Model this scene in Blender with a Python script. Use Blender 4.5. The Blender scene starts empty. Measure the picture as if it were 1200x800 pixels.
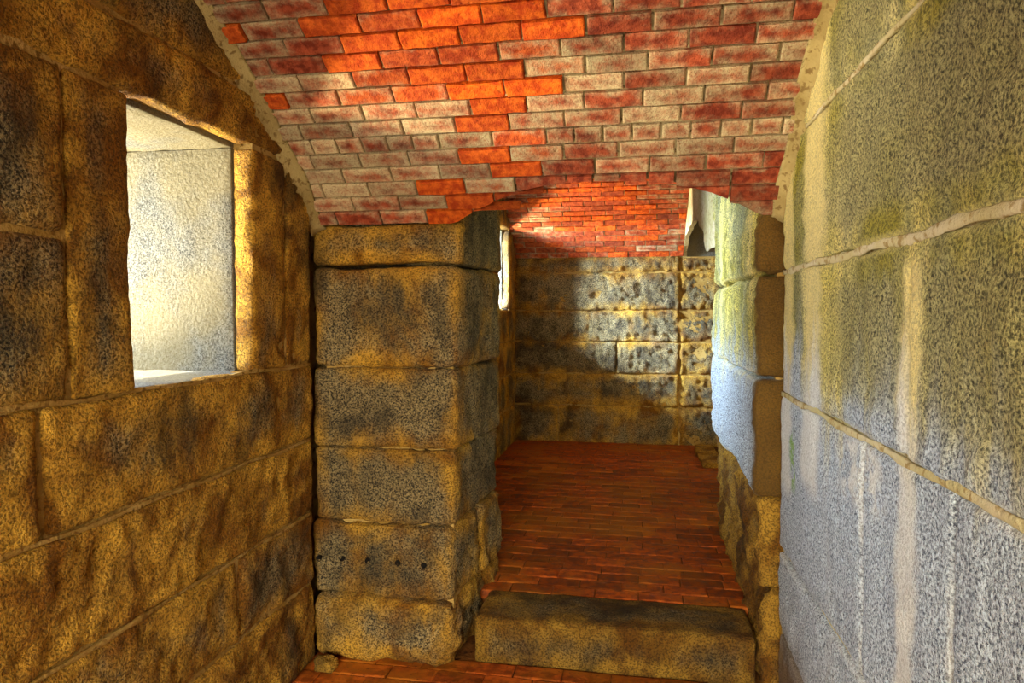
import bpy, bmesh, math, random
from mathutils import Vector, noise

random.seed(7)
SC = bpy.context.scene
COL = SC.collection

# ------------------------------------------------------------------ camera, sky, sun, exposure
cam_d = bpy.data.cameras.new('camera')
cam_d.sensor_width = 36.0
cam_d.lens = 24.0
cam_d.clip_start = 0.02
cam = bpy.data.objects.new('camera', cam_d)
COL.objects.link(cam)
cam.location = (0, 0, 1.6)
cam.rotation_euler = (math.radians(90 - 2.4), 0, math.radians(10.3))
SC.camera = cam

world = bpy.data.worlds.new('sky')
SC.world = world
world.use_nodes = True
wn = world.node_tree
for n in list(wn.nodes):
    wn.nodes.remove(n)
sky = wn.nodes.new('ShaderNodeTexSky')
sky.sky_type = 'NISHITA'
sky.sun_disc = False
sky.sun_elevation = math.radians(48)
sky.sun_rotation = math.radians(-90)
bgn = wn.nodes.new('ShaderNodeBackground')
bgn.inputs['Strength'].default_value = 0.42
wo = wn.nodes.new('ShaderNodeOutputWorld')
wn.links.new(sky.outputs[0], bgn.inputs[0])
wn.links.new(bgn.outputs[0], wo.inputs[0])

sun_d = bpy.data.lights.new('sun', 'SUN')
sun_d.energy = 9.0
sun_d.angle = math.radians(1.0)
sun_d.color = (1.0, 0.93, 0.80)
sun = bpy.data.objects.new('sun', sun_d)
COL.objects.link(sun)
sun.rotation_euler = Vector((0.66, 0.0, -0.74)).to_track_quat('-Z', 'Y').to_euler()


def area_lamp(name, loc, aim, sx, sy, power, color):
    d = bpy.data.lights.new(name, 'AREA')
    d.shape = 'RECTANGLE'
    d.size, d.size_y = sx, sy
    d.energy = power
    d.color = color
    o = bpy.data.objects.new(name, d)
    COL.objects.link(o)
    o.location = loc
    o.rotation_euler = (Vector(aim) - Vector(loc)).to_track_quat('-Z', 'Z').to_euler()
    return o


# open daylight outside the two loopholes; the rear area lamp is added warm fill
area_lamp('daylight_loophole', (-2.9, 2.0, 2.1), (-1.2, 2.12, 1.6), 1.1, 1.3, 80, (0.80, 0.90, 1.0))
area_lamp('daylight_far_loophole', (-3.1, 6.42, 2.55), (0.1, 7.3, 1.60), 0.5, 0.5, 900, (0.62, 0.80, 1.0))
area_lamp('rear_fill', (-0.9, -4.2, 2.6), (-0.9, 3.0, 1.5), 4.0, 3.0, 760, (1.0, 0.86, 0.62))

area_lamp('far_vault_fill', (-3.2, 6.55, 1.42), (0.0, 6.95, 2.85), 0.4, 0.3, 230, (1.0, 0.86, 0.58))  # added lamp standing in for light bounced up to the far vault
area_lamp('jamb_fill', (-2.9, 4.55, 2.35), (0.49, 4.2, 1.45), 0.9, 0.9, 280, (0.66, 0.82, 1.0))  # added lamp, lights the right jamb through the added loophole
# added lamp in place of sunlit ground bounce, aimed up at the vault
area_lamp('near_vault_fill', (-3.3, 1.85, 1.14), (-0.9, 2.35, 2.40), 0.3, 0.3, 120, (1.0, 0.86, 0.55))

SC.view_settings.view_transform = 'Standard'
SC.view_settings.look = 'None'
SC.view_settings.gamma = 1.0
SC.view_settings.use_curve_mapping = False
SC.view_settings.exposure = 0.85


# ------------------------------------------------------------------ material helpers
class Mat:
    def __init__(s, name):
        s.m = bpy.data.materials.new(name)
        s.m.use_nodes = True
        s.t = s.m.node_tree
        for n in list(s.t.nodes):
            s.t.nodes.remove(n)
        s.out = s.n('ShaderNodeOutputMaterial')
        s.b = s.n('ShaderNodeBsdfPrincipled')
        s.t.links.new(s.b.outputs[0], s.out.inputs[0])
        s.pos = s.n('ShaderNodeNewGeometry').outputs['Position']

    def n(s, k):
        return s.t.nodes.new(k)

    def put(s, sock, v):
        if isinstance(v, bpy.types.NodeSocket):
            s.t.links.new(v, sock)
        elif isinstance(v, (tuple, list)):
            sock.default_value = (*v, 1.0)[:4] if sock.type == 'RGBA' else v
        else:
            sock.default_value = v

    def scale(s, vec):
        m = s.n('ShaderNodeVectorMath')
        m.operation = 'MULTIPLY'
        s.t.links.new(s.pos, m.inputs[0])
        m.inputs[1].default_value = vec
        return m.outputs[0]

    def noise(s, sc, detail=3.0, rough=0.55, vec=None, dist=0.0):
        n = s.n('ShaderNodeTexNoise')
        s.t.links.new(vec if vec else s.pos, n.inputs['Vector'])
        n.inputs['Scale'].default_value = sc
        n.inputs['Detail'].default_value = detail
        n.inputs['Roughness'].default_value = rough
        n.inputs['Distortion'].default_value = dist
        return n.outputs['Fac']

    def ma(s, op, a, b=0.0, clamp=False):
        m = s.n('ShaderNodeMath')
        m.operation = op
        m.use_clamp = clamp
        s.put(m.inputs[0], a)
        s.put(m.inputs[1], b)
        return m.outputs[0]

    def step(s, v, lo, hi, a=0.0, b=1.0):
        m = s.n('ShaderNodeMapRange')
        m.interpolation_type = 'SMOOTHSTEP'
        s.put(m.inputs['Value'], v)
        m.inputs['From Min'].default_value = lo
        m.inputs['From Max'].default_value = hi
        m.inputs['To Min'].default_value = a
        m.inputs['To Max'].default_value = b
        return m.outputs[0]

    def mix(s, f, a, b, kind='MIX'):
        m = s.n('ShaderNodeMix')
        m.data_type = 'RGBA'
        m.blend_type = kind
        s.put(m.inputs[0], f)
        s.put(m.inputs[6], a)
        s.put(m.inputs[7], b)
        return m.outputs[2]

    def attr(s, name):
        a = s.n('ShaderNodeAttribute')
        a.attribute_name = name
        return a.outputs['Fac']

    def objcol(s):
        o = s.n('ShaderNodeObjectInfo')
        x = s.n('ShaderNodeSeparateColor')
        s.t.links.new(o.outputs['Color'], x.inputs[0])
        return x.outputs[0], x.outputs[1], x.outputs[2]

    def xyz(s):
        x = s.n('ShaderNodeSeparateXYZ')
        s.t.links.new(s.pos, x.inputs[0])
        return x.outputs

    def finish(s, col, rough=0.85, height=None, strength=0.5, dist=0.01, spec=0.3):
        s.put(s.b.inputs['Base Color'], col)
        s.put(s.b.inputs['Roughness'], rough)
        s.b.inputs['Specular IOR Level'].default_value = spec
        if height is not None:
            bp = s.n('ShaderNodeBump')
            bp.inputs['Strength'].default_value = strength
            bp.inputs['Distance'].default_value = dist
            s.put(bp.inputs['Height'], height)
            s.t.links.new(bp.outputs[0], s.b.inputs['Normal'])
        return s.m


def mat_stone_brown():
    # granite stained golden brown; object colour: R stain amount, G lightness, B random
    m = Mat('stained_granite')
    R, G, B = m.objcol()
    edge = m.attr('edge')
    sp = m.step(m.noise(125, 3.0, 0.65), 0.36, 0.66)
    fine = m.noise(330, 1.0)
    gran = m.mix(sp, (0.012, 0.010, 0.008), (0.44, 0.33, 0.14))
    gran = m.mix(m.step(fine, 0.62, 0.72), gran, (0.6, 0.5, 0.3))
    gran = m.mix(m.step(m.noise(3.4, 4.0, 0.65), 0.44, 0.62, 0.0, 0.62), gran, (0.018, 0.015, 0.011))
    hue = m.noise(4.5, 4.0, 0.6, dist=0.6)
    st = m.mix(m.step(hue, 0.36, 0.62), (0.27, 0.105, 0.004), (0.74, 0.41, 0.045))
    st = m.mix(m.step(m.noise(125, 3.0, 0.65), 0.38, 0.56, 0.72, 0.0), st, (0.055, 0.024, 0.002))
    big = m.noise(2.6, 5.0, 0.62, dist=0.8)
    streak = m.noise(1.0, 4.0, 0.6, vec=m.scale((7, 7, 1.3)))
    f = m.ma('ADD', m.ma('MULTIPLY', big, 0.75), m.ma('MULTIPLY', streak, 0.55))
    f = m.ma('ADD', f, m.ma('MULTIPLY', edge, 0.20))
    f = m.ma('ADD', f, R)
    mask = m.step(f, 0.66, 0.98)
    col = m.mix(mask, gran, st)
    dirt = m.step(m.noise(1.9, 4.0, 0.6, vec=m.scale((1.6, 1.6, 1.1))), 0.54, 0.70, 0.0, 0.72)
    col = m.mix(dirt, col, (0.035, 0.020, 0.006))
    gl = m.n('ShaderNodeHueSaturation')
    m.put(gl.inputs['Value'], m.ma('ADD', G, 0.0))
    m.put(gl.inputs['Color'], col)
    h = m.ma('ADD', m.ma('MULTIPLY', m.noise(42, 5.0, 0.7), 1.0), m.ma('MULTIPLY', sp, 0.22))
    return m.finish(gl.outputs[0], 0.8, h, 0.9, 0.022, 0.25)


def mat_stone_pale():
    # cool grey granite with lime runs and yellow green damp stains; R warm stain, G lightness
    m = Mat('lime_washed_granite')
    R, G, B = m.objcol()
    X, Y, Z = m.xyz()
    edge = m.attr('edge')
    sp = m.step(m.noise(140, 3.0, 0.65), 0.30, 0.66)
    fine = m.noise(340, 1.0)
    gran = m.mix(sp, (0.020, 0.032, 0.065), (0.64, 0.74, 0.80))
    gran = m.mix(m.step(fine, 0.60, 0.70), gran, (0.66, 0.68, 0.68))
    streak = m.noise(1.0, 4.0, 0.6, vec=m.scale((6, 6, 0.7)))
    big = m.noise(2.2, 4.0, 0.6)
    # damp yellow green zone high on the wall
    zone = m.step(m.ma('ADD', Z, m.ma('MULTIPLY', m.ma('SUBTRACT', streak, 0.5), 1.1)), 1.22, 1.55)
    gy = m.mix(m.step(streak, 0.42, 0.62), (0.36, 0.31, 0.03), (0.88, 0.73, 0.17))
    gy = m.mix(m.step(sp, 0.0, 1.0, 0.85, 0.0), gy, (0.05, 0.05, 0.008))
    col = m.mix(m.ma('MULTIPLY', zone, m.step(big, 0.30, 0.62, 0.75, 1.0)), gran, gy)
    # bare dark granite in the middle of the upper blocks
    dark = m.mix(sp, (0.022, 0.022, 0.012), (0.46, 0.42, 0.18))
    fdark = m.ma('MULTIPLY', m.step(Y, 2.05, 2.40, 1.0, 0.0), m.step(m.ma('ADD', Z, m.ma('MULTIPLY', big, 0.5)), 1.45, 1.75))
    col = m.mix(m.ma('MULTIPLY', fdark, m.step(m.ma('ADD', edge, big), 0.45, 1.15, 0.9, 0.05)), col, dark)
    # lime runs
    run = m.step(streak, 0.56, 0.70)
    wob = m.ma('MULTIPLY', m.ma('SUBTRACT', m.noise(4.0, 4.0, 0.6), 0.5), 0.16)
    y2 = m.ma('ADD', Y, wob)

    def band(y0, w, z0, z1):
        d = m.ma('ABSOLUTE', m.ma('SUBTRACT', y2, y0))
        a = m.step(d, w * 0.4, w, 1.0, 0.0)
        return m.ma('MULTIPLY', a, m.ma('MULTIPLY', m.step(Z, z0, z0 + 0.1), m.step(Z, z1 - 0.08, z1, 1.0, 0.0)))
    b = m.ma('MAXIMUM', band(1.61, 0.075, 0.45, 1.75), band(2.45, 0.17, 0.95, 2.6))
    b = m.ma('MAXIMUM', b, band(2.84, 0.14, 0.85, 2.7))
    b = m.ma('MAXIMUM', b, m.ma('MULTIPLY', band(1.95, 0.25, 1.05, 1.30), m.step(m.noise(18, 3.0), 0.4, 0.6)))
    b = m.ma('MAXIMUM', b, m.ma('MULTIPLY', m.step(edge, 0.76, 0.95), m.step(big, 0.40, 0.60, 0.05, 0.55)))
    b = m.ma('MAXIMUM', b, m.ma('MULTIPLY', run, m.step(Y, 2.2, 2.6, 0.15, 0.85)))
    lime = m.mix(zone, (0.80, 0.80, 0.72), (0.88, 0.74, 0.30))
    lime = m.mix(m.step(m.noise(140, 2.0), 0.35, 0.55, 0.35, 0.0), lime, (0.25, 0.22, 0.14))
    col = m.mix(m.ma('MULTIPLY', b, 0.85), col, lime)
    # bright green moss fleck
    mz = m.step(m.ma('ABSOLUTE', m.ma('SUBTRACT', Z, 1.04)), 0.06, 0.14, 1.0, 0.0)
    my = m.step(m.ma('ABSOLUTE', m.ma('SUBTRACT', y2, 2.70)), 0.015, 0.05, 1.0, 0.0)
    col = m.mix(m.ma('MULTIPLY', m.ma('MULTIPLY', mz, my), m.step(m.noise(22, 2.0), 0.42, 0.55, 0.0, 0.8)), col, (0.22, 0.42, 0.03))
    # brown near the floor and on stained blocks, plus painted shade on the return
    low = m.step(m.ma('ADD', Z, m.ma('MULTIPLY', m.ma('SUBTRACT', big, 0.5), 0.5)), 0.15, 0.42, 0.9, 0.0)
    low = m.ma('MAXIMUM', low, R)
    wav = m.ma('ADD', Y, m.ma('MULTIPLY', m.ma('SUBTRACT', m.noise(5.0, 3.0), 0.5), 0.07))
    ret_shade = m.ma('MULTIPLY', m.step(wav, 2.96, 3.03, 1.0, 0.0), m.step(Y, 2.905, 2.925))  # shade of the jamb's return face, painted in as brown
    low = m.ma('MAXIMUM', low, ret_shade)
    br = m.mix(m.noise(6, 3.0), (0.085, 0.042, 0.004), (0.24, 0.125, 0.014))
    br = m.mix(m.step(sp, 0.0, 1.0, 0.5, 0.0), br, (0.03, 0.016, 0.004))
    gl = m.n('ShaderNodeHueSaturation')
    m.put(gl.inputs['Value'], G)
    m.put(gl.inputs['Color'], col)
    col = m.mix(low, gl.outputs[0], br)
    h = m.ma('ADD', m.noise(45, 5.0, 0.68), m.ma('MULTIPLY', sp, 0.25))
    return m.finish(col, 0.75, h, 0.8, 0.018, 0.3)


def mat_reveal():
    m = Mat('bleached_granite')
    sp = m.step(m.noise(170, 3.0, 0.65), 0.32, 0.62)
    col = m.mix(sp, (0.028, 0.028, 0.026), (0.235, 0.228, 0.190))
    w = m.step(m.noise(3.0, 3.0), 0.40, 0.62)
    col = m.mix(m.ma('MULTIPLY', w, 0.6), col, (0.25, 0.20, 0.09))
    return m.finish(col, 0.85, m.noise(70, 4.0), 0.5, 0.01, 0.2)


def mat_mortar(name, c1, c2, c3):
    m = Mat(name)
    col = m.mix(m.step(m.noise(5, 4.0, 0.6), 0.35, 0.65), c1, c2)
    col = m.mix(m.step(m.noise(40, 3.0), 0.52, 0.66), col, c3)
    return m.finish(col, 0.95, m.noise(90, 3.0), 0.6, 0.01, 0.1)


def mat_brick():
    # object colour: R orange spalled, G lime bloom, B random
    m = Mat('vault_brick')
    R, G, B = m.objcol()
    edge = m.attr('edge')
    n1 = m.noise(28, 4.0, 0.6)
    red = m.mix(m.step(n1, 0.35, 0.65), (0.185, 0.029, 0.014), (0.41, 0.083, 0.033))
    org = m.mix(m.step(n1, 0.35, 0.68), (0.50, 0.055, 0.006), (0.86, 0.17, 0.012))
    col = m.mix(R, red, org)
    pit = m.step(m.noise(75, 3.0, 0.65), 0.60, 0.72)
    col = m.mix(m.ma('MULTIPLY', pit, 0.6), col, (0.11, 0.02, 0.008))
    f = m.ma('ADD', m.ma('MULTIPLY', edge, 0.32), m.ma('MULTIPLY', m.noise(11, 5.0, 0.7), 1.45))
    f = m.ma('ADD', f, m.ma('SUBTRACT', m.ma('MULTIPLY', G, 1.1), 0.55))
    f = m.ma('SUBTRACT', f, m.ma('MULTIPLY', R, 0.30))
    bl = m.step(f, 0.70, 1.42, 0.0, 0.92)
    bl = m.ma('MULTIPLY', bl, m.step(m.noise(120, 2.0), 0.30, 0.55, 0.5, 1.0))
    col = m.mix(bl, col, (0.64, 0.54, 0.31))
    gl = m.n('ShaderNodeHueSaturation')
    m.put(gl.inputs['Value'], m.ma('ADD', 0.75, m.ma('MULTIPLY', B, 0.5)))
    m.put(gl.inputs['Color'], col)
    return m.finish(gl.outputs[0], 0.9, m.noise(85, 4.0, 0.7), 0.9, 0.012, 0.15)


def mat_paver():
    m = Mat('floor_brick')
    R, G, B = m.objcol()
    n1 = m.noise(20, 4.0, 0.6)
    col = m.mix(m.step(n1, 0.35, 0.65), (0.17, 0.028, 0.003), (0.42, 0.085, 0.007))
    col = m.mix(m.step(m.noise(2.2, 4.0, 0.6), 0.42, 0.66, 0.0, 0.7), col, (0.38, 0.130, 0.007))
    col = m.mix(m.step(m.noise(60, 3.0), 0.58, 0.72, 0.0, 0.6), col, (0.05, 0.01, 0.004))
    gl = m.n('ShaderNodeHueSaturation')
    m.put(gl.inputs['Value'], m.ma('ADD', 0.65, m.ma('MULTIPLY', B, 0.7)))
    m.put(gl.inputs['Color'], col)
    return m.finish(gl.outputs[0], m.step(n1, 0.3, 0.7, 0.55, 0.8), m.noise(60, 4.0), 0.35, 0.008, 0.25)


def mat_plain(name, c1, c2, sc=8, rough=0.9):
    m = Mat(name)
    return m.finish(m.mix(m.noise(sc, 4.0), c1, c2), rough, m.noise(sc * 6, 3.0), 0.4, 0.01, 0.2)


M_BROWN = mat_stone_brown()
M_PALE = mat_stone_pale()
M_REVEAL = mat_reveal()
M_MORTAR = mat_mortar('ochre_mortar', (0.30, 0.17, 0.035), (0.46, 0.30, 0.09), (0.17, 0.09, 0.02))
M_LIME = mat_mortar('lime_mortar', (0.50, 0.43, 0.20), (0.60, 0.52, 0.33), (0.34, 0.24, 0.09))
M_FILLET = mat_mortar('fillet_mortar', (0.30, 0.22, 0.08), (0.44, 0.34, 0.14), (0.20, 0.13, 0.045))
M_VMORTAR = mat_mortar('vault_mortar', (0.20, 0.15, 0.065), (0.42, 0.34, 0.18), (0.09, 0.055, 0.02))
M_FMORTAR = mat_mortar('floor_joint', (0.10, 0.032, 0.008), (0.22, 0.085, 0.016), (0.05, 0.02, 0.006))
M_BRICK = mat_brick()
M_PAVER = mat_paver()
M_DARK = mat_plain('dark_hole', (0.004, 0.003, 0.002), (0.008, 0.006, 0.004))
M_EARTH = mat_plain('earth', (0.08, 0.06, 0.035), (0.14, 0.11, 0.07), 3)
M_GRAVEL = mat_plain('gravel', (0.40, 0.35, 0.27), (0.55, 0.49, 0.38), 20)


# ------------------------------------------------------------------ object helpers
def empty(name, loc, label, kind=None, cat=None, group=None):
    o = bpy.data.objects.new(name, None)
    COL.objects.link(o)
    o.location = loc
    o.empty_display_size = 0.1
    o['label'] = label
    if cat:
        o['category'] = cat
    if kind:
        o['kind'] = kind
    if group:
        o['group'] = group
    return o


def link(name, me, mat, parent=None, color=(0, 1, 0.5), loc=(0, 0, 0)):
    o = bpy.data.objects.new(name, me)
    COL.objects.link(o)
    if mat and not me.materials:
        me.materials.append(mat)
    o.color = (*color, 1.0)
    if parent:
        o.parent = parent
        o.location = Vector(loc) - parent.location
    else:
        o.location = loc
    return o


def axis_coords(a, b, r, cell, coarse):
    L = b - a
    if coarse:
        return [a, a + L * 0.5, b]
    r = min(r, L * 0.3)
    inner = max(1, int(round((L - 2 * r) / cell)))
    c = [a, a + r * 0.35]
    c += [a + r + (L - 2 * r) * i / inner for i in range(inner + 1)]
    c += [b - r * 0.35, b]
    return c


def fr(p, f, o=4):
    return noise.fractal(p * f, 0.9, 2.1, o)


def stone_mesh(name, x0, x1, y0, y1, z0, z1, r=0.025, rough=0.010, wob=0.008, cell=0.022,
               depth=None, seed=0.0, warp=None, pits=None):
    """a dressed granite block: subdivided box, rounded arrises, rock-faced surface.
    depth = 'x-','x+','y-','y+','z+' ... the side that shows (the block runs back from it)"""
    lo, hi = Vector((x0, y0, z0)), Vector((x1, y1, z1))
    cs = []
    for i, ax in enumerate('xyz'):
        if depth and depth[0] == ax:
            f, b = (hi[i], lo[i]) if depth[1] == '+' else (lo[i], hi[i])
            s = 1 if f > b else -1
            l = [f, f - s * r * 0.35, f - s * r, f - s * min(r * 2.2, abs(f - b) * 0.8), b]
            cs.append(sorted(l))
        else:
            cs.append(axis_coords(lo[i], hi[i], r, cell, False))
    rr = min(r, min(hi[i] - lo[i] for i in range(3)) * 0.3)
    off = Vector((seed * 3.1, seed * 1.7, seed * 2.3))
    loc = Vector(((x0 + x1) / 2, (y0 + y1) / 2, (z0 + z1) / 2))
    verts, edges_att, idx = [], [], {}

    def vid(i, j, k):
        key = (i, j, k)
        if key in idx:
            return idx[key]
        p = Vector((cs[0][i], cs[1][j], cs[2][k]))
        q = Vector([min(max(p[a], lo[a] + rr), hi[a] - rr) for a in range(3)])
        d = p - q
        if d.length > 1e-9:
            d.normalize()
        pp = q + d * rr
        dist = sorted(min(p[a] - lo[a], hi[a] - p[a]) for a in range(3))
        ed = max(0.0, 1.0 - dist[1] / 0.11)
        amp = 1.0 - 0.55 * max(0.0, 1.0 - dist[1] / 0.03)
        w = noise.noise_vector(pp * 2.4 + off) * wob
        h = (fr(pp + off, 5.0) * 0.85 - abs(fr(pp + off, 10.0, 3)) * 0.9 + 0.3) * rough + fr(pp + off, 24.0, 3) * rough * 0.6
        pp = pp + d * (h * amp) + w * (1.0 if dist[1] < 0.03 else 0.5)
        if pits:
            for c, rad, dep in pits:
                dd = (pp - c).length
                if dd < rad:
                    pp = pp - d * dep * (1 - (dd / rad) ** 2)
        if warp:
            pp = warp(pp)
        idx[key] = len(verts)
        verts.append(pp - loc)
        edges_att.append(ed)
        return idx[key]
    faces = []
    n = [len(c) for c in cs]
    for a in range(3):
        b, c = (a + 1) % 3, (a + 2) % 3
        for side in (0, n[a] - 1):
            for i in range(n[b] - 1):
                for j in range(n[c] - 1):
                    q = []
                    for (u, v) in ((i, j), (i + 1, j), (i + 1, j + 1), (i, j + 1)):
                        t = [0, 0, 0]
                        t[a], t[b], t[c] = side, u, v
                        q.append(vid(*t))
                    faces.append(q if side else q[::-1])
    me = bpy.data.meshes.new(name)
    me.from_pydata(verts, [], faces)
    me.polygons.foreach_set('use_smooth', [True] * len(me.polygons))
    at = me.attributes.new('edge', 'FLOAT', 'POINT')
    at.data.foreach_set('value', edges_att)
    me.update()
    return me, loc


SEED = [0]


def stone(parent, box, mat=None, color=None, name='stone', **kw):
    SEED[0] += 1
    kw.setdefault('seed', SEED[0] * 0.37)
    me, loc = stone_mesh(name, *box, **kw)
    if color is None:
        color = (random.uniform(-0.05, 0.1), random.uniform(0.9, 1.1), random.random())
    col = (max(0, color[0]), color[1], color[2])
    return link(name, me, mat or M_BROWN, parent, col, loc)


def box(name, x0, x1, y0, y1, z0, z1, mat, parent=None, color=(0, 1, 0.5)):
    cx, cy, cz = (x0 + x1) / 2, (y0 + y1) / 2, (z0 + z1) / 2
    v = [(x - cx, y - cy, z - cz) for x in (x0, x1) for y in (y0, y1) for z in (z0, z1)]
    f = [(0, 1, 3, 2), (4, 6, 7, 5), (0, 4, 5, 1), (2, 3, 7, 6), (0, 2, 6, 4), (1, 5, 7, 3)]
    me = bpy.data.meshes.new(name)
    me.from_pydata(v, [], f)
    me.update()
    return link(name, me, mat, parent, color, (cx, cy, cz))


def boxes(name, lst, mat, parent):
    """several slabs of one mortar bed joined"""
    v, f = [], []
    for (x0, x1, y0, y1, z0, z1) in lst:
        b = len(v)
        v += [(x, y, z) for x in (x0, x1) for y in (y0, y1) for z in (z0, z1)]
        f += [tuple(b + i for i in q) for q in
              ((0, 1, 3, 2), (4, 6, 7, 5), (0, 4, 5, 1), (2, 3, 7, 6), (0, 2, 6, 4), (1, 5, 7, 3))]
    loc = parent.location if parent else Vector((0, 0, 0))
    me = bpy.data.meshes.new(name)
    me.from_pydata([Vector(p) - loc for p in v], [], f)
    me.update()
    return link(name, me, mat, parent, loc=loc)


G = 0.005      # half of a mortar joint
LX = -1.45     # face of the left wall, near room
RX = 0.585     # face of the right wall, near room
PY = 2.94      # face of the dividing wall
PB = 3.64      # its far side
FX = -1.30     # left wall of far room
FY = 7.40      # face of far wall
F2 = 0.20      # raised floor
JX = 0.49      # right jamb


# ------------------------------------------------------------------ left wall with loophole window
wl = empty('wall_left', (LX, 0.6, 0), 'golden brown stained granite block wall on the left, pierced by the bright loophole', 'structure')
W1 = (1.77, 2.42, 1.372, 2.238)


def lw(y0, y1, z0, z1, stain=0.12, light=1.0, rough=0.011, r=0.022, back=0.16, **kw):
    return stone(wl, (LX - back, LX, y0 + G, y1 - G, z0 + G, z1 - G), color=(stain, light, random.random()),
                 depth='x+', rough=rough, r=r, **kw)


# courses from the floor up
lw(-1.74, -0.2, 0.0, 0.368, 0.2); lw(-0.2, 1.25, 0.0, 0.368, 0.2); lw(1.25, 2.89, 0.0, 0.368, 0.30, rough=0.016)
lw(-1.74, -0.1, 0.368, 0.688, 0.2); lw(-0.1, 1.1, 0.368, 0.688, 0.2); lw(1.1, 2.294, 0.368, 0.688, 0.22, rough=0.016)
lw(2.294, 2.89, 0.368, 0.688, 0.14, 1.0, rough=0.016)
lw(-1.74, 0.3, 0.688, 1.025, 0.2); lw(0.3, 2.89, 0.688, 1.025, 0.30, 1.05, rough=0.017)
lw(-1.74, 0.1, 1.025, 1.37, 0.2); lw(0.1, 1.451, 1.025, 1.37, 0.27); lw(1.451, 2.89, 1.025, 1.37, 0.24, 1.05, rough=0.013)
lw(-1.74, -0.2, 1.37, 2.235, 0.2); lw(-0.2, 0.8, 1.37, 2.235, 0.2)
lw(0.8, 1.543, 1.37, 1.80, 0.10, 0.85); lw(0.8, 1.543, 1.80, 2.235, 0.10, 0.85)
lw(1.543, W1[0] + G, 1.37, 2.235, 0.16, 0.9, r=0.012, back=0.085)
lw(W1[1] - G, 2.67, 1.37, 2.235, 0.26, 1.05, r=0.018, back=0.085); lw(2.67, 2.89, 1.37, 2.235, 0.27, 1.05)
lw(-1.74, 0.2, 2.24, 2.445, 0.2); lw(0.2, 2.89, 2.24, 2.445, 0.24, 0.95, rough=0.016, name='lintel', back=0.085)
lw(-1.74, 0.9, 2.445, 3.15, 0.2); lw(0.9, 2.89, 2.445, 3.15, 0.16, 0.9)
mx0, mx1 = LX - 0.95, LX - 0.012
boxes('mortar', [(mx0, mx1, -1.74, W1[0] - 0.02, 0, 3.2), (mx0, mx1, W1[1] + 0.02, 2.87, 0, 3.2),
                 (mx0, mx1, W1[0] - 0.02, W1[1] + 0.02, 0, W1[2] - 0.02),
                 (mx0, mx1, W1[0] - 0.02, W1[1] + 0.02, W1[3] + 0.02, 3.2)], M_MORTAR, wl)

w1 = empty('window_1', (LX - 0.5, 2.1, W1[2]), 'deep bright loophole opening in the near left wall', 'structure')


def reveal(parent, lx, w):
    a, b = lx - 1.0, lx - 0.09
    kw = dict(mat=M_REVEAL, r=0.006, rough=0.006, wob=0.002, cell=0.04)
    stone(parent, (a, b, w[1], w[1] + 0.16, w[2] - 0.1, w[3]), name='reveal_stone', **kw)
    stone(parent, (a, b, w[0] - 0.16, w[0], w[2] - 0.1, w[3]), name='reveal_stone', **kw)
    stone(parent, (a, b, w[0] - 0.16, w[1] + 0.16, w[3], w[3] + 0.16), name='head_stone', **kw)
    stone(parent, (a, b + 0.09 - 0.03, w[0], w[1], w[2] - 0.12, w[2]), name='sill', **kw)


reveal(w1, LX, W1)

# ------------------------------------------------------------------ right wall of near room
wr = empty('wall_right', (RX, 0.6, 0), 'blue grey granite wall on the right with yellow green stains and pale lime runs', 'structure')


def rw(y0, y1, z0, z1, R=0.0, light=1.0, rough=0.006, r=0.020, **kw):
    return stone(wr, (RX, RX + 0.16, y0 + 0.003, y1 - 0.003, z0 + G, z1 - G), mat=M_PALE, color=(R, light, random.random()),
                 depth='x-', rough=rough, r=min(r, 0.018), **kw)


rw(-1.74, 0.7, 0, 0.30, 0.6); rw(0.7, 2.90, 0, 0.30, 0.75, rough=0.012, r=0.03)
rw(-1.74, 0.4, 0.30, 0.637); rw(0.4, 2.91, 0.30, 0.637, rough=0.008, r=0.04)
rw(-1.74, 0.2, 0.637, 1.272); rw(0.2, 1.384, 0.637, 1.272); rw(1.384, 1.90, 0.637, 1.272); rw(1.90, 2.93, 0.637, 1.272, r=0.035)
rw(-1.74, 0.1, 1.272, 1.765); rw(0.1, 1.62, 1.272, 1.765, rough=0.009); rw(1.62, 2.93, 1.272, 1.765, r=0.035, rough=0.009)
rw(-1.74, 0.6, 1.765, 2.262); rw(0.6, 2.94, 1.765, 2.262, r=0.035, rough=0.010)
rw(-1.74, 1.2, 2.262, 3.15); rw(1.2, 2.94, 2.262, 3.15, r=0.035)
boxes('mortar', [(RX + 0.017, RX + 1.1, -1.74, 2.94, 0, 3.2)], M_LIME, wr)



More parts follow.
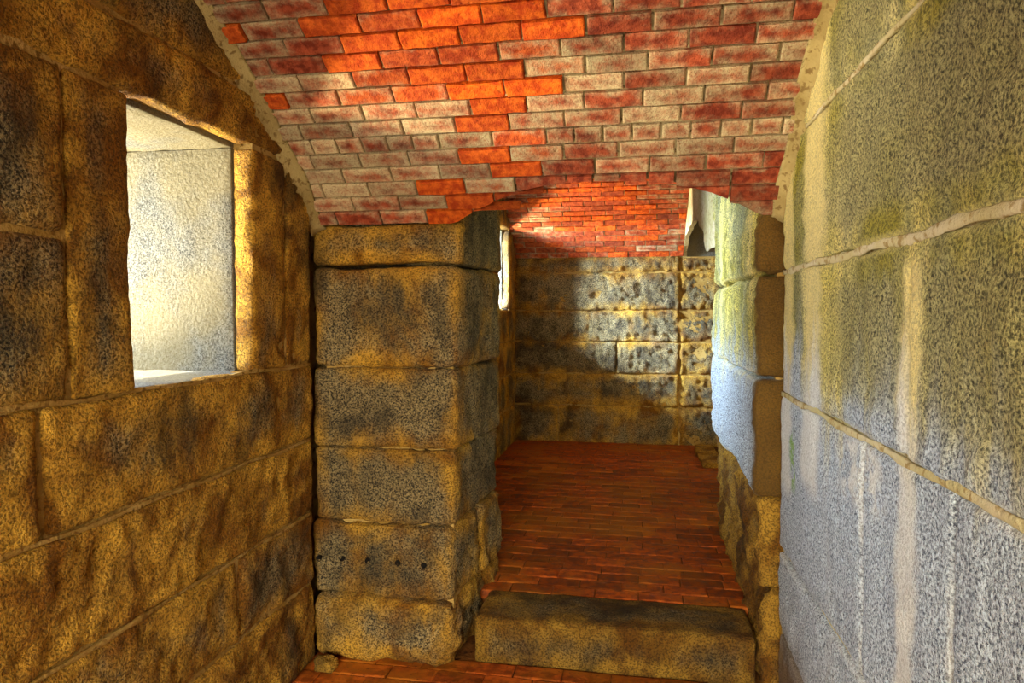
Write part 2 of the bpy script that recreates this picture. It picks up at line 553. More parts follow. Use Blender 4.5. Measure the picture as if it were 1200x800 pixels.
def bead(parent, x, sgn, z, y0, y1, w, mat):
    """raised pointing along a bed joint: a low ridge of mortar on the wall face"""
    n, k = int((y1 - y0) / 0.03), 5
    v, f = [], []
    for i in range(n + 1):
        y = y0 + (y1 - y0) * i / n
        ww = w * (1 + 0.45 * noise.noise(Vector((y * 5, z, 1))))
        zc = z + 0.010 * noise.noise(Vector((y * 4, z, 7)))
        ww *= 0.75 + 0.5 * noise.noise(Vector((y * 16, z, 5)))
        for q in range(k):
            a = math.pi * q / (k - 1)
            h = (0.30 + 0.25 * noise.noise(Vector((y * 9, z, 4)))) * ww * math.sin(a) * (1 + 0.5 * noise.noise(Vector((y * 22, q, 2))))
            v.append(Vector((x + sgn * (h - 0.002), y, zc + ww * math.cos(a))) - parent.location)
        v.append(Vector((x - sgn * 0.03, y, zc)) - parent.location)
    m = k + 1
    for i in range(n):
        for q in range(m):
            q2 = (q + 1) % m
            f.append((i * m + q, i * m + q2, (i + 1) * m + q2, (i + 1) * m + q))
    f.append(tuple(range(m)))
    f.append(tuple(n * m + q for q in range(m - 1, -1, -1)))
    me = bpy.data.meshes.new('mortar_joint')
    me.from_pydata(v, [], f)
    bm = bmesh.new(); bm.from_mesh(me); bmesh.ops.recalc_face_normals(bm, faces=bm.faces); bm.to_mesh(me); bm.free()
    me.polygons.foreach_set('use_smooth', [True] * len(me.polygons))
    return link('mortar_joint', me, mat, parent, loc=parent.location)


bead(wr, RX, -1, 1.765, -0.5, 2.93, 0.016, M_LIME)
bead(wr, RX, -1, 1.272, -0.5, 2.93, 0.013, M_LIME)
bead(wr, RX, -1, 2.262, 0.4, 2.6, 0.009, M_LIME)
for zz in (1.37, 1.025, 0.688):
    bead(wl, LX, 1, zz, 0.4, 2.87, 0.009, M_MORTAR)

# ------------------------------------------------------------------ vault geometry


def vault(yc, zs, R, ang):
    zc = zs - R * math.cos(ang)

    def at(s, out=0.0):      # s = arc length from the far springing
        t = ang - s / R
        return yc + (R + out) * math.sin(t), zc + (R + out) * math.cos(t), t
    return at


A47 = math.radians(47)
V1 = vault(PY - 3.2 * math.sin(A47), 1.995, 3.2, A47)
L1 = 2 * A47 * 3.2
R2 = (FY - PB) / 2 / math.sin(A47)
V2 = vault((FY + PB) / 2, 2.19, R2, A47)
L2 = 2 * A47 * R2
AX, AW, AR = -0.145, 0.655, 0.142      # doorway arch: centre, half width, rise


def arch_z(x):
    u = (x - AX) / AW
    return None if abs(u) >= 1 else 1.99 + AR * (1 - abs(u) ** 2.4)


def s_of_z(z):            # arc length on the near vault at height z
    return max(0.0, (z - 1.995) / math.sin(A47 - 0.03) * 1.0)


def cut1(x):
    z = arch_z(x)
    return 0.0 if z is None else s_of_z(z)


def cut2(x):              # near side of far vault stays clear of the doorway (measured from the near springing)
    return 0.50 if -0.8 < x < 0.55 else 0.0


def brick_mesh(L, H, seed, spall):
    """front grid 7 x 4 with relief, five closed sides; front faces -z, centred at the origin"""
    D = 0.06
    v, f, ed = [], [], []
    us = [-L / 2, -L / 2 + 0.005, -L * 0.25, 0, L * 0.25, L / 2 - 0.005, L / 2]
    vs = [-H / 2, -H / 2 + 0.005, H * 0.0, H / 2 - 0.005, H / 2]
    o = Vector((seed * 5.3, seed * 2.9, seed))
    amp = 0.0052 if spall else 0.0026
    for j, b in enumerate(vs):
        for i, a in enumerate(us):
            rim = i in (0, len(us) - 1) or j in (0, len(vs) - 1)
            p = Vector((a, b, 0))
            h = noise.noise(p * 30 + o) * amp + noise.noise(p * 9 + o) * amp
            w = noise.noise_vector(p * 22 + o) * (0.0042 if spall else 0.0026)
            v.append((a + w.x, b + w.y, h + (0.004 if rim else 0.0)))
            ed.append(1.0 if rim else (0.75 if i in (1, len(us) - 2) or j in (1, len(vs) - 2) else 0.0))
    nx, ny = len(us), len(vs)
    for j in range(ny - 1):
        for i in range(nx - 1):
            a = j * nx + i
            f.append((a, a + nx, a + nx + 1, a + 1))
    loop = [i for i in range(nx)] + [j * nx + nx - 1 for j in range(1, ny)] + \
           [(ny - 1) * nx + i for i in range(nx - 2, -1, -1)] + [j * nx for j in range(ny - 2, 0, -1)]
    b0 = len(v)
    for k in loop:
        v.append((v[k][0], v[k][1], D))
        ed.append(1.0)
    for k in range(len(loop)):
        k2 = (k + 1) % len(loop)
        f.append((loop[k], loop[k2], b0 + k2, b0 + k))
    me = bpy.data.meshes.new('brick')
    me.from_pydata(v, [], f)
    me.attributes.new('edge', 'FLOAT', 'POINT').data.foreach_set('value', ed)
    me.materials.append(M_BRICK)
    me.update()
    return me


def cut_brick_mesh(x0, x1, s0, s1, cutf, xm, sm):
    """a brick trimmed along the doorway arch: column-wise outline, given in vault coordinates"""
    n = 6
    top, bot = [], []
    for i in range(n + 1):
        x = x0 + (x1 - x0) * i / n
        c = max(s0, cutf(x) + 0.006 * noise.noise(Vector((x * 40, s0, 1))))
        bot.append((xm - x, min(c, s1 - 0.002) - sm))
        top.append((xm - x, s1 - sm))
    v, f = [], []
    for z in (0.0, 0.06):
        for p in bot:
            v.append((p[0], p[1], z))
        for p in top:
            v.append((p[0], p[1], z))
    m, o = n + 1, 2 * (n + 1)
    for i in range(n):
        f.append((i, m + i, m + i + 1, i + 1))
        f.append((o + i, o + i + 1, o + m + i + 1, o + m + i))
        f.append((i, i + 1, o + i + 1, o + i))
        f.append((m + i, o + m + i, o + m + i + 1, m + i + 1))
    f.append((0, o, o + m, m))
    f.append((n, m + n, o + m + n, o + n))
    me = bpy.data.meshes.new('brick')
    me.from_pydata(v, [], f)
    me.attributes.new('edge', 'FLOAT', 'POINT').data.foreach_set('value', [0.45] * len(v))
    me.materials.append(M_BRICK)
    me.update()
    return me


CACHE = {}


def brick_variant(L, H, spall):
    k = (round(L, 3), round(H, 3), spall, random.randrange(5))
    if k not in CACHE:
        CACHE[k] = brick_mesh(L, H, len(CACHE) + 1.0, spall)
    return CACHE[k]


def basis_at(V, s):
    """position and rotation so that local x runs along the vault, local y = along the arc, local z = outward"""
    from mathutils import Matrix
    y, z, t = V(s)
    out = Vector((0, math.sin(t), math.cos(t)))
    ar = Vector((0, -math.cos(t), math.sin(t)))
    # local axes: minus x, arc, outward (right handed)
    mm = Matrix(((-1, 0, 0), (0, ar.y, ar.z), (0, out.y, out.z))).transposed()
    return Vector((0, y, z)), mm


def brick_vault(root, V, L, x0, x1, row_h, colour, headers, cutf, limit, cut_rev=None):
    """lays bricks course by course from the far springing; the first `limit` as single parts, the rest joined"""
    rows = int(L / row_h)
    rv, rf, re, count = [], [], [], 0
    for r in range(rows):
        s0 = r * row_h
        sm = s0 + row_h / 2
        orig, mm = basis_at(V, sm)
        xs = []
        bl = 0.108 if headers(r) else 0.213
        x = x0 - (0.107 if r % 2 else 0.0) - 0.04 * ((r * 7) % 5) / 5.0 - random.uniform(0, 0.02)
        while x < x1:
            hb = 0.108 if headers(r, x) else 0.213
            a, b = max(x, x0), min(x + hb, x1)
            if b - a > 0.035:
                xs.append((a, b))
            x += hb + random.uniform(-0.002, 0.002)
        for a, b in xs:
            xa, xb, sa, sb = a + 0.0045, b - 0.0045, s0 + 0.0045, s0 + row_h - 0.0045
            c = max(cutf(xa), cutf((xa + xb) / 2), cutf(xb))
            cmin = min(cutf(xa), cutf((xa + xb) / 2), cutf(xb))
            if cmin > sb - 0.008:
                continue
            if cut_rev and (L - sb) < cut_rev((xa + xb) / 2):
                continue
            xm = (xa + xb) / 2
            col = colour(xm, sm)
            spall = col[0] > 0.5
            if c > sa + 0.002:
                me = cut_brick_mesh(xa, xb, sa, sb, cutf, xm, sm)
            else:
                me = brick_variant(round((xb - xa) * 200) / 200.0, sb - sa, spall)
            prot = random.uniform(-0.003, 0.003) - (0.004 if spall else 0.0)
            pos = orig + mm.col[2] * prot
            pos.x = xm
            if count < limit:
                o = bpy.data.objects.new('brick', me)
                COL.objects.link(o)
                o.parent = root
                o.location = pos - root.location
                o.rotation_mode = 'QUATERNION'
                o.rotation_quaternion = mm.to_quaternion()
                o.color = (*col, 1.0)
                count += 1
            else:
                b0 = len(rv)
                rv += [mm @ v.co + pos - root.location for v in me.vertices]
                rf += [tuple(b0 + i for i in p.vertices) for p in me.polygons]
                re += [d.value for d in me.attributes['edge'].data]
    if rv:
        me = bpy.data.meshes.new('brick_courses')
        me.from_pydata(rv, [], rf)
        me.attributes.new('edge', 'FLOAT', 'POINT').data.foreach_set('value', re)
        o = link('brick_courses', me, M_BRICK, root, (0.25, 0.45, 0.5), root.location)
        o['kind'] = 'stuff'


def shell(root, V, L, x0, x1, cutf, rec, thick, cut_rev=None, mat=None):
    """mortar bed behind the bricks: a curved slab, trimmed to the doorway arch"""
    nx, ns = 72, 40
    v, f = [], []
    for (o1) in (rec, rec + thick):
        for i in range(nx + 1):
            x = x0 + (x1 - x0) * i / nx
            c0 = cutf(x)
            c1 = L - (cut_rev(x) if cut_rev else 0.0)
            for j in range(ns + 1):
                y, z, t = V(c0 + (c1 - c0) * j / ns, o1)
                v.append(Vector((x, y, z)) - root.location)
    N = (nx + 1) * (ns + 1)
    w = ns + 1
    for i in range(nx):
        for j in range(ns):
            a = i * w + j
            f.append((a, a + 1, a + w + 1, a + w))
            f.append((N + a, N + a + w, N + a + w + 1, N + a + 1))
    for i in range(nx):
        a = i * w
        f.append((a, a + w, N + a + w, N + a))
        a = i * w + ns
        f.append((a, N + a, N + a + w, a + w))
    for j in range(ns):
        f.append((j, N + j, N + j + 1, j + 1))
        a = nx * w + j
        f.append((a, a + 1, N + a + 1, N + a))
    me = bpy.data.meshes.new('mortar')
    me.from_pydata(v, [], f)
    me.polygons.foreach_set('use_smooth', [True] * len(me.polygons))
    me.update()
    return link('mortar', me, mat or M_VMORTAR, root, loc=root.location)


def near_colour(x, s):
    # exposed orange bricks cross the vault in a band; the lower left and middle are limed over
    o = 0.0
    if s > 0.60:
        p = 0.60 if -1.12 < x < -0.25 else (0.12 if x < -0.1 else 0.04)
    elif s > 0.20:
        p = 0.75 if -0.66 + (0.6 - s) * 0.2 < x < -0.40 + (0.6 - s) * 0.2 else 0.03
    else:
        p = 0.85 if -0.82 < x < -0.42 else 0.03
    if random.random() < p:
        o = random.uniform(0.65, 1.0)
    elif p > 0.5:
        o = random.uniform(0.25, 0.5)
    g = 0.50
    if 0.1 < s < 0.62 and x < -0.55:
        g = 0.72
    elif 0.3 < s < 0.75:
        g = 0.60
    elif x > 0.2:
        g = 0.46
    if o > 0.5:
        g = 0.15
    return (o, min(1, max(0, g + random.uniform(-0.14, 0.14))), random.random())


def far_colour(x, s):
    p = 0.42 if -0.95 < x < 0.15 else 0.15
    o = random.uniform(0.55, 1.0) if random.random() < p else random.uniform(0.1, 0.4)
    g = 0.48 if x < -0.75 or x > 0.1 else 0.30
    return (o, min(1, max(0, g + random.uniform(-0.15, 0.15))), random.random())


def h1(r, x=None):
    if r == 5:
        return x is None or x > -0.52 or x < -0.85
    if r in (1, 2):
        return x is not None and -0.42 < x < 0.12
    return False


ce = empty('ceiling', (-0.43, 0.6, 3.0), 'near brick barrel vault of red and orange bricks with whitish lime bloom', 'structure')
brick_vault(ce, V1, L1, -1.53, 0.66, 0.0742, near_colour, h1, cut1, 290)
shell(ce, V1, L1, -1.6, 0.75, cut1, 0.017, 0.14)

cf = empty('ceiling', (-0.4, 5.5, 3.0), 'far brick vault of small red courses seen above the doorway', 'structure')
brick_vault(cf, V2, L2, -1.36, 0.485, 0.0742, far_colour, lambda r, x=None: False, lambda x: 0.0, 290, cut2)
shell(cf, V2, L2, -1.5, 0.50, lambda x: 0.0, 0.012, 0.14, cut2)

# mortar fillets where the near vault meets the two walls


def fillet(name, x, sgn, label):
    n, k = 60, 6
    v, f = [], []
    for i in range(n + 1):
        s = -0.02 + 2.2 * i / n
        y, z, t = V1(s)
        out = Vector((0, math.sin(t), math.cos(t)))
        w = 0.052 + 0.014 * noise.noise(Vector((s * 4, x, 0)))
        for q in range(k + 1):
            a = math.pi / 2 * q / k
            # hollow quarter round between wall (q=0) and vault (q=k)
            dx = w * (1 - math.sin(math.pi / 2 - a)) * 1.0
            dn = w * (1 - math.sin(a))
            dx += 0.002 * noise.noise(Vector((s * 40, q, 1)))
            p = Vector((x, y, z)) + Vector((sgn * (dx - 0.004 if q == 0 else dx), 0, 0)) - out * dn
            v.append(p)
        v.append(Vector((x - sgn * 0.05, y, z)) + out * 0.04)
    m = k + 2
    for i in range(n):
        for q in range(m):
            q2 = (q + 1) % m
            f.append((i * m + q, i * m + q2, (i + 1) * m + q2, (i + 1) * m + q))
    f.append(tuple(range(m)))
    f.append(tuple(n * m + q for q in range(m - 1, -1, -1)))
    c = v[n * m // 2].copy()
    me = bpy.data.meshes.new(name)
    me.from_pydata([p - c for p in v], [], f)
    bm = bmesh.new(); bm.from_mesh(me); bmesh.ops.recalc_face_normals(bm, faces=bm.faces); bm.to_mesh(me); bm.free()
    me.polygons.foreach_set('use_smooth', [True] * len(me.polygons))
    o = link(name, me, M_FILLET, None, loc=c)
    o['kind'] = 'structure'
    o['label'] = label
    return o


fillet('trim_1', LX - 0.004, 1, 'pale mortar fillet along the left edge of near brick vault')
fillet('trim_2', RX + 0.004, -1, 'pale mortar fillet along the right edge of near brick vault')

# ------------------------------------------------------------------ left pier of the dividing wall
pier = empty('stone_pier', (-1.1, 3.29, 0), 'square pier of five rough granite courses left of the doorway', None, 'pier')


def jw(p):           # the doorway side of the pier splays a little
    k = (p.x + 1.5) / 0.7
    if k <= 0:
        return p
    return Vector((p.x + 0.085 * (p.y - PY) * min(k, 1.2), p.y, p.z))


def ps(x1, z0, z1, y0=PY, stain=0.02, light=1.0, x0=-1.472, y1=PB - 0.02, **kw):
    kw.setdefault('rough', 0.014)
    kw.setdefault('r', 0.028)
    return stone(pier, (x0, x1, y0, y1, z0 + G * 0.6, z1 - G * 0.6), color=(stain, light, random.random()), warp=jw, **kw)


ps(-0.80, 0.0, 0.297, PY - 0.05, 0.12, 0.95, r=0.05, rough=0.03, y1=3.40)
ps(-0.78, 0.0, 0.30, 3.40, 0.16, 0.95, r=0.04, rough=0.02, x0=-1.2)
holes = [Vector((pl, PY - 0.012, 0.462)) for pl in (-1.44, -1.335, -1.205, -1.06, -0.935)]
s5 = ps(-0.805, 0.297, 0.635, PY - 0.01, 0.05, 0.9, rough=0.022, cell=0.022, y1=3.28)
for h in holes:
    n = 14
    v = [(0.0135 * math.cos(2 * math.pi * i / n), 0.0, 0.0135 * math.sin(2 * math.pi * i / n)) for i in range(n)]
    v += [(p[0], 0.06, p[2]) for p in v] + [(0.009 * math.cos(2 * math.pi * i / n), 0.004, 0.009 * math.sin(2 * math.pi * i / n)) for i in range(n)]
    f = [(i, (i + 1) % n, n + (i + 1) % n, n + i) for i in range(n)]
    f += [((i + 1) % n, i, 2 * n + i, 2 * n + (i + 1) % n) for i in range(n)] + [tuple(2 * n + i for i in range(n))]
    me = bpy.data.meshes.new('drill_hole')
    me.from_pydata(v, [], f)
    me.update()
    # seat each hole on the rough face
    off = s5.location + pier.location
    yy = min(q.co.y + off.y for q in s5.data.vertices
             if abs(q.co.x + off.x - h.x) < 0.022 and abs(q.co.z + off.z - h.z) < 0.022) + 0.002
    o = link('drill_hole', me, M_DARK, s5)
    o.location = Vector((h.x, yy - 0.004, h.z)) - s5.location - pier.location
ps(-0.775, 0.297, 0.635, 3.285, 0.08, 0.95, x0=-1.2, rough=0.016)
ps(-0.80, 0.635, 0.98, PY, 0.0, 0.85, rough=0.014)
ps(-0.785, 0.98, 1.35, PY + 0.005, -0.02, 0.95, rough=0.012, r=0.025)
ps(-0.775, 1.35, 1.810, PY, 0.03, 1.05, rough=0.014, r=0.035)
boxes('mortar', [(-1.42, -0.81, PY + 0.035, PB - 0.03, 0.02, 1.79)], M_MORTAR, pier)
# loose chip of stone lying in the corner
st = stone(None, (-1.41, -1.32, 2.77, 2.845, 0.0, 0.06), name='stone_chip', r=0.03, rough=0.02, cell=0.012, color=(0.25, 1.0, 0.5))
st['label'] = 'small loose stone chip on the floor in the corner beside the pier'
st['category'] = 'stone'

# ------------------------------------------------------------------ right jamb of the doorway
jamb = empty('stone_jamb', (0.62, 3.7, 0), 'pale bluish granite jamb on the right of the doorway above a brown footing', None, 'jamb')


def js(z0, z1, x0=JX, y0=PY, y1=4.6, R=0.0, light=1.0, mat=M_PALE, **kw):
    kw.setdefault('rough', 0.010)
    kw.setdefault('r', 0.035)
    kw.setdefault('wob', 0.022)
    return stone(jamb, (x0, x0 + 0.45, y0, y1, z0 + G * 0.6, z1 - G * 0.6), mat=mat, color=(R, light, random.random()), **kw)


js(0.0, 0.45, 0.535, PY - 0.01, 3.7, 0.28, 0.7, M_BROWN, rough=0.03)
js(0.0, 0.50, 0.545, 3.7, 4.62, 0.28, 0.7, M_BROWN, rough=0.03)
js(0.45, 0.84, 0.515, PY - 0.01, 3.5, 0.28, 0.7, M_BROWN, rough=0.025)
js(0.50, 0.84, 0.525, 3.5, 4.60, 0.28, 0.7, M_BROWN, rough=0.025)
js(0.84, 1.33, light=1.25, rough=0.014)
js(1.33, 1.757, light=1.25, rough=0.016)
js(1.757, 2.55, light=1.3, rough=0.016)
boxes('mortar', [(0.57, 1.6, PY + 0.03, 4.55, 0.0, 3.2)], M_MORTAR, jamb)

# head of the doorway: jamb stone behind the vault edge and a rough rising soffit between the two vaults
wf = empty('wall_front', (AX, 3.3, 2.4), 'rough mortared head of the doorway between the two vaults', 'structure')
stone(wf, (-1.472, -0.775, PY + 0.005, 3.02, 1.822, 2.0), color=(0.10, 1.1, 0.5), warp=jw, rough=0.012, r=0.025)
stone(wf, (-1.472, -0.775, 3.022, PB, 1.822, 2.5), color=(0.02, 0.95, 0.5), warp=jw, rough=0.010, r=0.02)
core = box('wall_left', LX - 0.95, -1.515, 2.871, PB - 0.001, 0, 3.2, M_MORTAR)
core['kind'] = 'structure'
core['label'] = 'dark mortared wall core in the narrow gap behind the pier'
n = 40
v, f = [], []
for i in range(n + 1):
    x = AX - AW + 0.002 + (2 * AW - 0.004) * i / n
    s = cut1(x)
    y, z, t = V1(s, 0.012)
    zz = 2.02 + AR * (1 - abs((x - AX) / AW) ** 2.4)
    pts = [(x, y, z + 0.004)]
    for k in range(1, 6):
        u = k / 5
        pts.append((x, y + (PB - y) * u, z + 0.004 + (zz + 0.34 - z) * u ** 0.8 + 0.01 * noise.noise(Vector((x * 8, u * 6, 2)))))
    pts += [(x, PB, 3.1), (x, y, 3.1)]
    v += [Vector(p) - wf.location for p in pts]
m = 8
for i in range(n):
    for q in range(m):
        q2 = (q + 1) % m
        f.append((i * m + q, (i + 1) * m + q, (i + 1) * m + q2, i * m + q2))
f.append(tuple(range(m)))
f.append(tuple(n * m + q for q in range(m - 1, -1, -1)))
me = bpy.data.meshes.new('soffit')
me.from_pydata(v, [], f)
bm = bmesh.new(); bm.from_mesh(me); bmesh.ops.recalc_face_normals(bm, faces=bm.faces); bm.to_mesh(me); bm.free()
link('soffit', me, M_VMORTAR, wf, loc=wf.location)

# ------------------------------------------------------------------ far room: left wall, far wall, right side
wl2 = empty('wall_left', (FX, 5.5, F2), 'narrow glimpse of stained granite wall beyond the pier, with far loophole', 'structure')
W2 = (6.42, 7.06, 1.64, 2.46)
W3 = (4.10, 4.74, 1.64, 2.46)  # added opening, out of view, so light reaches the right jamb


def l2(y0, y1, z0, z1, stain=0.12, light=1.0):
    stone(wl2, (FX - 0.16, FX, y0 + G, y1 - G, z0 + G, z1 - G), color=(stain, light, random.random()),
          depth='x+', rough=0.014, r=0.03, cell=0.04)


zs = [0.15, 0.60, 0.95, 1.30, 1.635]
for i in range(4):
    for a, b in (((PB, 5.1), (5.1, 6.4), (6.4, 7.38)), ((PB, 4.6), (4.6, 5.8), (5.8, 6.9), (6.9, 7.38)))[i % 2]:
        l2(a, b, zs[i], zs[i + 1], 0.14)
for a, b in ((PB, W3[0]), (W3[1], 5.6), (5.6, W2[0]), (W2[1], 7.38)):
    l2(a, b, 1.635, 2.465, 0.12)
l2(PB, 7.38, 2.465, 3.1, 0.1)
ax0, ax1 = FX - 0.95, FX - 0.014
boxes('mortar', [(ax0, ax1, PB, W3[0] - 0.02, 0, 3.2), (ax0, ax1, W3[1] + 0.02, W2[0] - 0.02, 0, 3.2),
                 (ax0, ax1, W3[0] - 0.02, W3[1] + 0.02, 0, W3[2] - 0.02),
                 (ax0, ax1, W3[0] - 0.02, W3[1] + 0.02, W3[3] + 0.02, 3.2), (ax0, ax1, W2[1] + 0.02, FY + 0.4, 0, 3.2),
                 (ax0, ax1, W2[0] - 0.02, W2[1] + 0.02, 0, W2[2] - 0.02),
                 (ax0, ax1, W2[0] - 0.02, W2[1] + 0.02, W2[3] + 0.02, 3.2)], M_MORTAR, wl2)
w2 = empty('window_2', (FX - 0.5, 6.74, W2[2]), 'far loophole seen as a thin bright sliver past the pier', 'structure')
reveal(w2, FX, W2)
w3 = empty('added_window_3', (FX - 0.5, 4.42, W3[2]), 'added unseen loophole behind the pier, letting light onto the right jamb', 'structure')
reveal(w3, FX, W3)

wb = empty('wall_back', (-0.3, FY, F2), 'rock faced granite courses closing the far room below the brick vault', 'structure')


def bs(x0, x1, z0, z1, stain=0.0, light=1.0, dy=0.0):
    stone(wb, (x0 + G, x1 - G, FY + dy, FY + 0.2, z0 + G, z1 - G), color=(stain, light, random.random()),
          depth='y-', rough=0.021, r=0.022, cell=0.02, wob=0.006)


bz = [0.16, 0.595, 0.945, 1.288, 1.625, 2.03, 2.185]
XV = 0.455
bs(-1.33, -0.83, bz[0], bz[1], 0.10); bs(-0.83, XV, bz[0], bz[1], 0.10)
bs(-1.33, XV, bz[1], bz[2], 0.08)
bs(-1.33, -0.20, bz[2], bz[3], -0.02, 0.95); bs(-0.20, XV, bz[2], bz[3], -0.05, 1.1)
bs(-1.33, XV, bz[3], bz[4], -0.03, 1.05)
bs(-1.33, XV, bz[4], bz[5], -0.03, 1.05)
bs(-1.33, XV, bz[5], bz[6] + 0.02, 0.04, 1.05)
for i in range(6):
    bs(XV, 1.5, bz[i], bz[i + 1], 0.06, 0.9, 0.01)
stone(wb, (XV, 1.5, FY + 0.03, FY + 0.2, bz[6], 2.75), mat=M_REVEAL, depth='y-', rough=0.006, r=0.02, cell=0.04)
boxes('mortar', [(-1.5, 1.7, FY + 0.016, FY + 0.6, 0, 2.19), (-1.5, 1.7, FY + 0.1, FY + 0.6, 2.19, 3.2)], M_MORTAR, wb)

# right side of the far room: arched recess, its pale stone arch, back and floor
wr2 = empty('wall_right', (JX, 6.0, F2), 'pale stone wall over the arched recess at the right of the far room', 'structure')


def arch_panel():
    n = 48
    y0, y1 = 4.5, FY + 0.02
    v, f = [], []
    PROF = [(4.4, 2.02), (5.0, 2.03), (5.2, 2.14), (5.41, 2.24), (5.7, 2.325), (5.96, 2.378), (6.3, 2.405), (6.62, 2.41), (6.9, 2.39), (7.18, 2.35), (7.32, 2.29), (7.42, 2.19), (7.5, 2.19)]
    for xx in (JX - 0.005, JX + 0.035):
        for i in range(n + 1):
            y = y0 + (y1 - y0) * i / n
            zb = 2.19
            for (ya, za), (yb, zb2) in zip(PROF, PROF[1:]):
                if ya <= y <= yb:
                    zb = za + (zb2 - za) * (y - ya) / (yb - ya)
            rz = 0.012 * noise.noise(Vector((y * 6, 0, 4)))
            for k in range(9):
                z = zb + (3.15 - zb) * k / 8
                dx = 0.012 * fr(Vector((0, y, z)), 3.0)
                v.append(Vector((xx + dx, y, z + (rz if k == 0 else 0))) - wr2.location)
    w, N = 9, (n + 1) * 9
    for i in range(n):
        for k in range(8):
            a = i * w + k
            f.append((a, a + w, a + w + 1, a + 1))
            f.append((N + a, N + a + 1, N + a + w + 1, N + a + w))
        f.append((i * w, N + i * w, N + (i + 1) * w, (i + 1) * w))
        f.append((i * w + 8, (i + 1) * w + 8, N + (i + 1) * w + 8, N + i * w + 8))
    for k in range(8):
        f.append((k, k + 1, N + k + 1, N + k))
        a = n * w + k
        f.append((a, N + a, N + a + 1, a + 1))
    me = bpy.data.meshes.new('arch_stone')
    me.from_pydata(v, [], f)
    bm = bmesh.new(); bm.from_mesh(me); bmesh.ops.recalc_face_normals(bm, faces=bm.faces); bm.to_mesh(me); bm.free()
    me.polygons.foreach_set('use_smooth', [False] * len(me.polygons))
    return link('arch_stone', me, M_LIME, wr2, loc=wr2.location)


arch_panel()
boxes('recess_shell', [(1.5, 1.7, 4.5, FY + 0.1, 0, 3.2), (JX + 0.06, 1.6, 4.5, FY + 0.1, 2.75, 2.95)], M_MORTAR, wr2)

# ------------------------------------------------------------------ floors


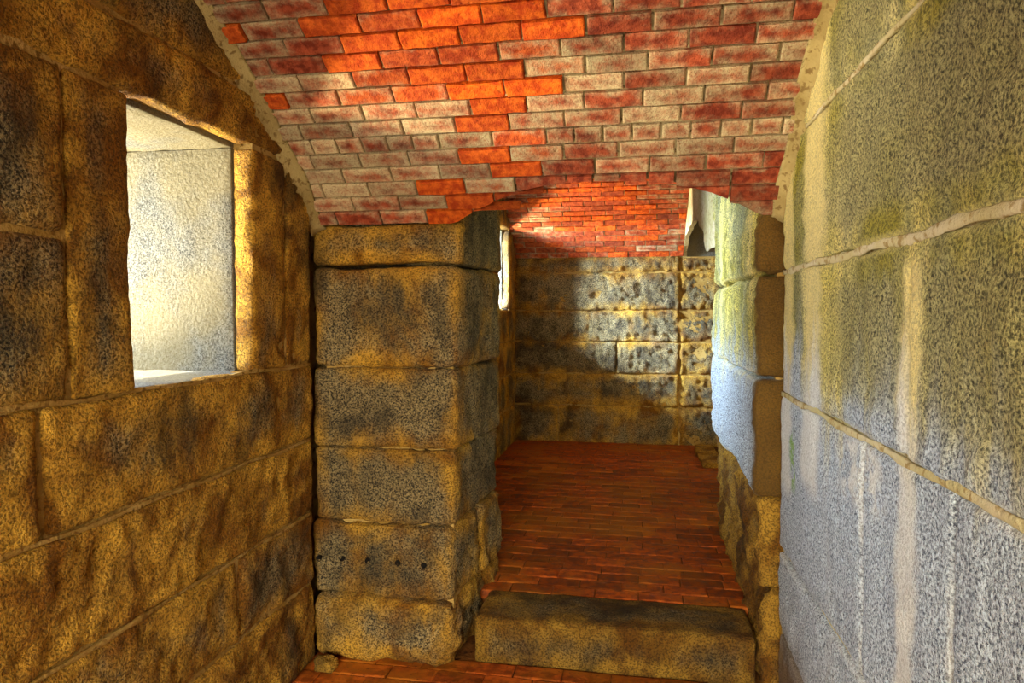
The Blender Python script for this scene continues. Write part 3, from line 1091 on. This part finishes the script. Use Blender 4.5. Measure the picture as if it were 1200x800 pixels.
def pave(root, x0f, x1f, y0, y1, z, limit, course=0.107):
    rv, rf, count = [], [], 0
    rows = int(round((y1 - y0) / course))
    for r in range(rows):
        ya = y0 + r * course
        x0, x1 = x0f(ya), x1f(ya)
        x = x0 - (0.107 if r % 2 else 0.0) - random.uniform(0, 0.05)
        while x < x1:
            a, b = max(x, x0), min(x + 0.213, x1)
            x += 0.213 + random.uniform(-0.003, 0.003)
            if b - a < 0.03:
                continue
            L, W = b - a - 0.004, course - 0.004
            k = ('p', round(L * 100), random.randrange(4))
            if k not in CACHE:
                LL = round(L * 100) / 100.0
                o = Vector((len(CACHE) * 1.3, 2, 1))
                us = [-LL / 2, -LL / 2 + 0.006, 0, LL / 2 - 0.006, LL / 2]
                vs = [-W / 2, -W / 2 + 0.006, 0, W / 2 - 0.006, W / 2]
                v, f = [], []
                for j, q in enumerate(vs):
                    for i, p in enumerate(us):
                        rim = i in (0, 4) or j in (0, 4)
                        v.append((p, q, noise.noise(Vector((p * 12, q * 12, 0)) + o) * 0.0025 - (0.003 if rim else 0)))
                for j in range(4):
                    for i in range(4):
                        c = j * 5 + i
                        f.append((c, c + 1, c + 6, c + 5))
                loop = [0, 1, 2, 3, 4, 9, 14, 19, 24, 23, 22, 21, 20, 15, 10, 5]
                b0 = len(v)
                for c in loop:
                    v.append((v[c][0], v[c][1], -0.05))
                for q in range(16):
                    f.append((loop[q], b0 + q, b0 + (q + 1) % 16, loop[(q + 1) % 16]))
                me = bpy.data.meshes.new('brick')
                me.from_pydata(v, [], f)
                me.materials.append(M_PAVER)
                CACHE[k] = me
            me = CACHE[k]
            pos = Vector(((a + b) / 2, ya + course / 2, z + random.uniform(-0.003, 0.002)))
            if count < limit:
                o = bpy.data.objects.new('brick', me)
                COL.objects.link(o)
                o.parent = root
                o.location = pos - root.location
                o.rotation_euler = (random.uniform(-.01, .01), random.uniform(-.008, .008), random.uniform(-.008, .008))
                o.color = (0, 1, random.random(), 1)
                count += 1
            else:
                b0 = len(rv)
                rv += [v.co + pos - root.location for v in me.vertices]
                rf += [tuple(b0 + i for i in p.vertices) for p in me.polygons]
    if rv:
        me = bpy.data.meshes.new('brick_courses')
        me.from_pydata(rv, [], rf)
        o = link('brick_courses', me, M_PAVER, root, (0, 1, 0.5), root.location)
        o['kind'] = 'stuff'


fl2 = empty('floor', (-0.3, 5.4, F2), 'raised red brown brick floor beyond the granite step', 'structure')


def fx0(y):
    return -0.84 + 0.085 * (y - PY) if y < PB - 0.06 else FX - 0.02


def fx1(y):
    return 0.565 if y < 4.62 else 0.80


pave(fl2, fx0, fx1, 3.335, FY + 0.02, F2, 295)
boxes('joint_bed', [(-1.5, 1.7, 3.36, FY + 0.2, 0.0, F2 - 0.007)], M_FMORTAR, fl2)

fl1 = empty('floor', (-0.4, 0.6, 0), 'lower red brick floor in front of the granite step', 'structure')
pave(fl1, lambda y: LX - 0.02, lambda y: RX + 0.02, 0.86, 3.0, 0.0, 240)
boxes('joint_bed', [(-1.6, 0.75, -1.74, 3.3, -0.2, -0.007)], M_FMORTAR, fl1)

step = stone(None, (-0.722, 0.52, 3.01, 3.335, -0.02, F2 + 0.002), name='stone_step', r=0.022, rough=0.008, wob=0.006,
             cell=0.02, color=(0.17, 0.5, 0.5))  # whole slab darkened in place of the shade on its front
step['label'] = 'worn granite step slab across the doorway between the lower and raised brick floors'
step['category'] = 'step'

kerb = stone(None, (0.60, 0.80, 6.35, 7.30, F2 - 0.04, F2 + 0.035), name='threshold_stone', r=0.025, rough=0.014,
             cell=0.03, color=(0.22, 0.95, 0.5))
kerb['label'] = 'low brown threshold stone at the far right of raised brick floor'
kerb['category'] = 'stone'

# ------------------------------------------------------------------ unseen earth roof added to block the sky, yard added to bounce light
roof = box('ceiling', -2.6, 1.9, -1.74, 8.1, 3.2, 3.6, M_EARTH)
roof['kind'] = 'structure'
roof['label'] = 'unseen earth cover added over the two brick vaults to keep out the sky'
yard = box('floor', -9, 8, -12, -1.745, -0.3, -0.02, M_GRAVEL)
yard['kind'] = 'structure'
yard['label'] = 'unseen pale gravel yard added outside the open rear of casemate for bounced light'
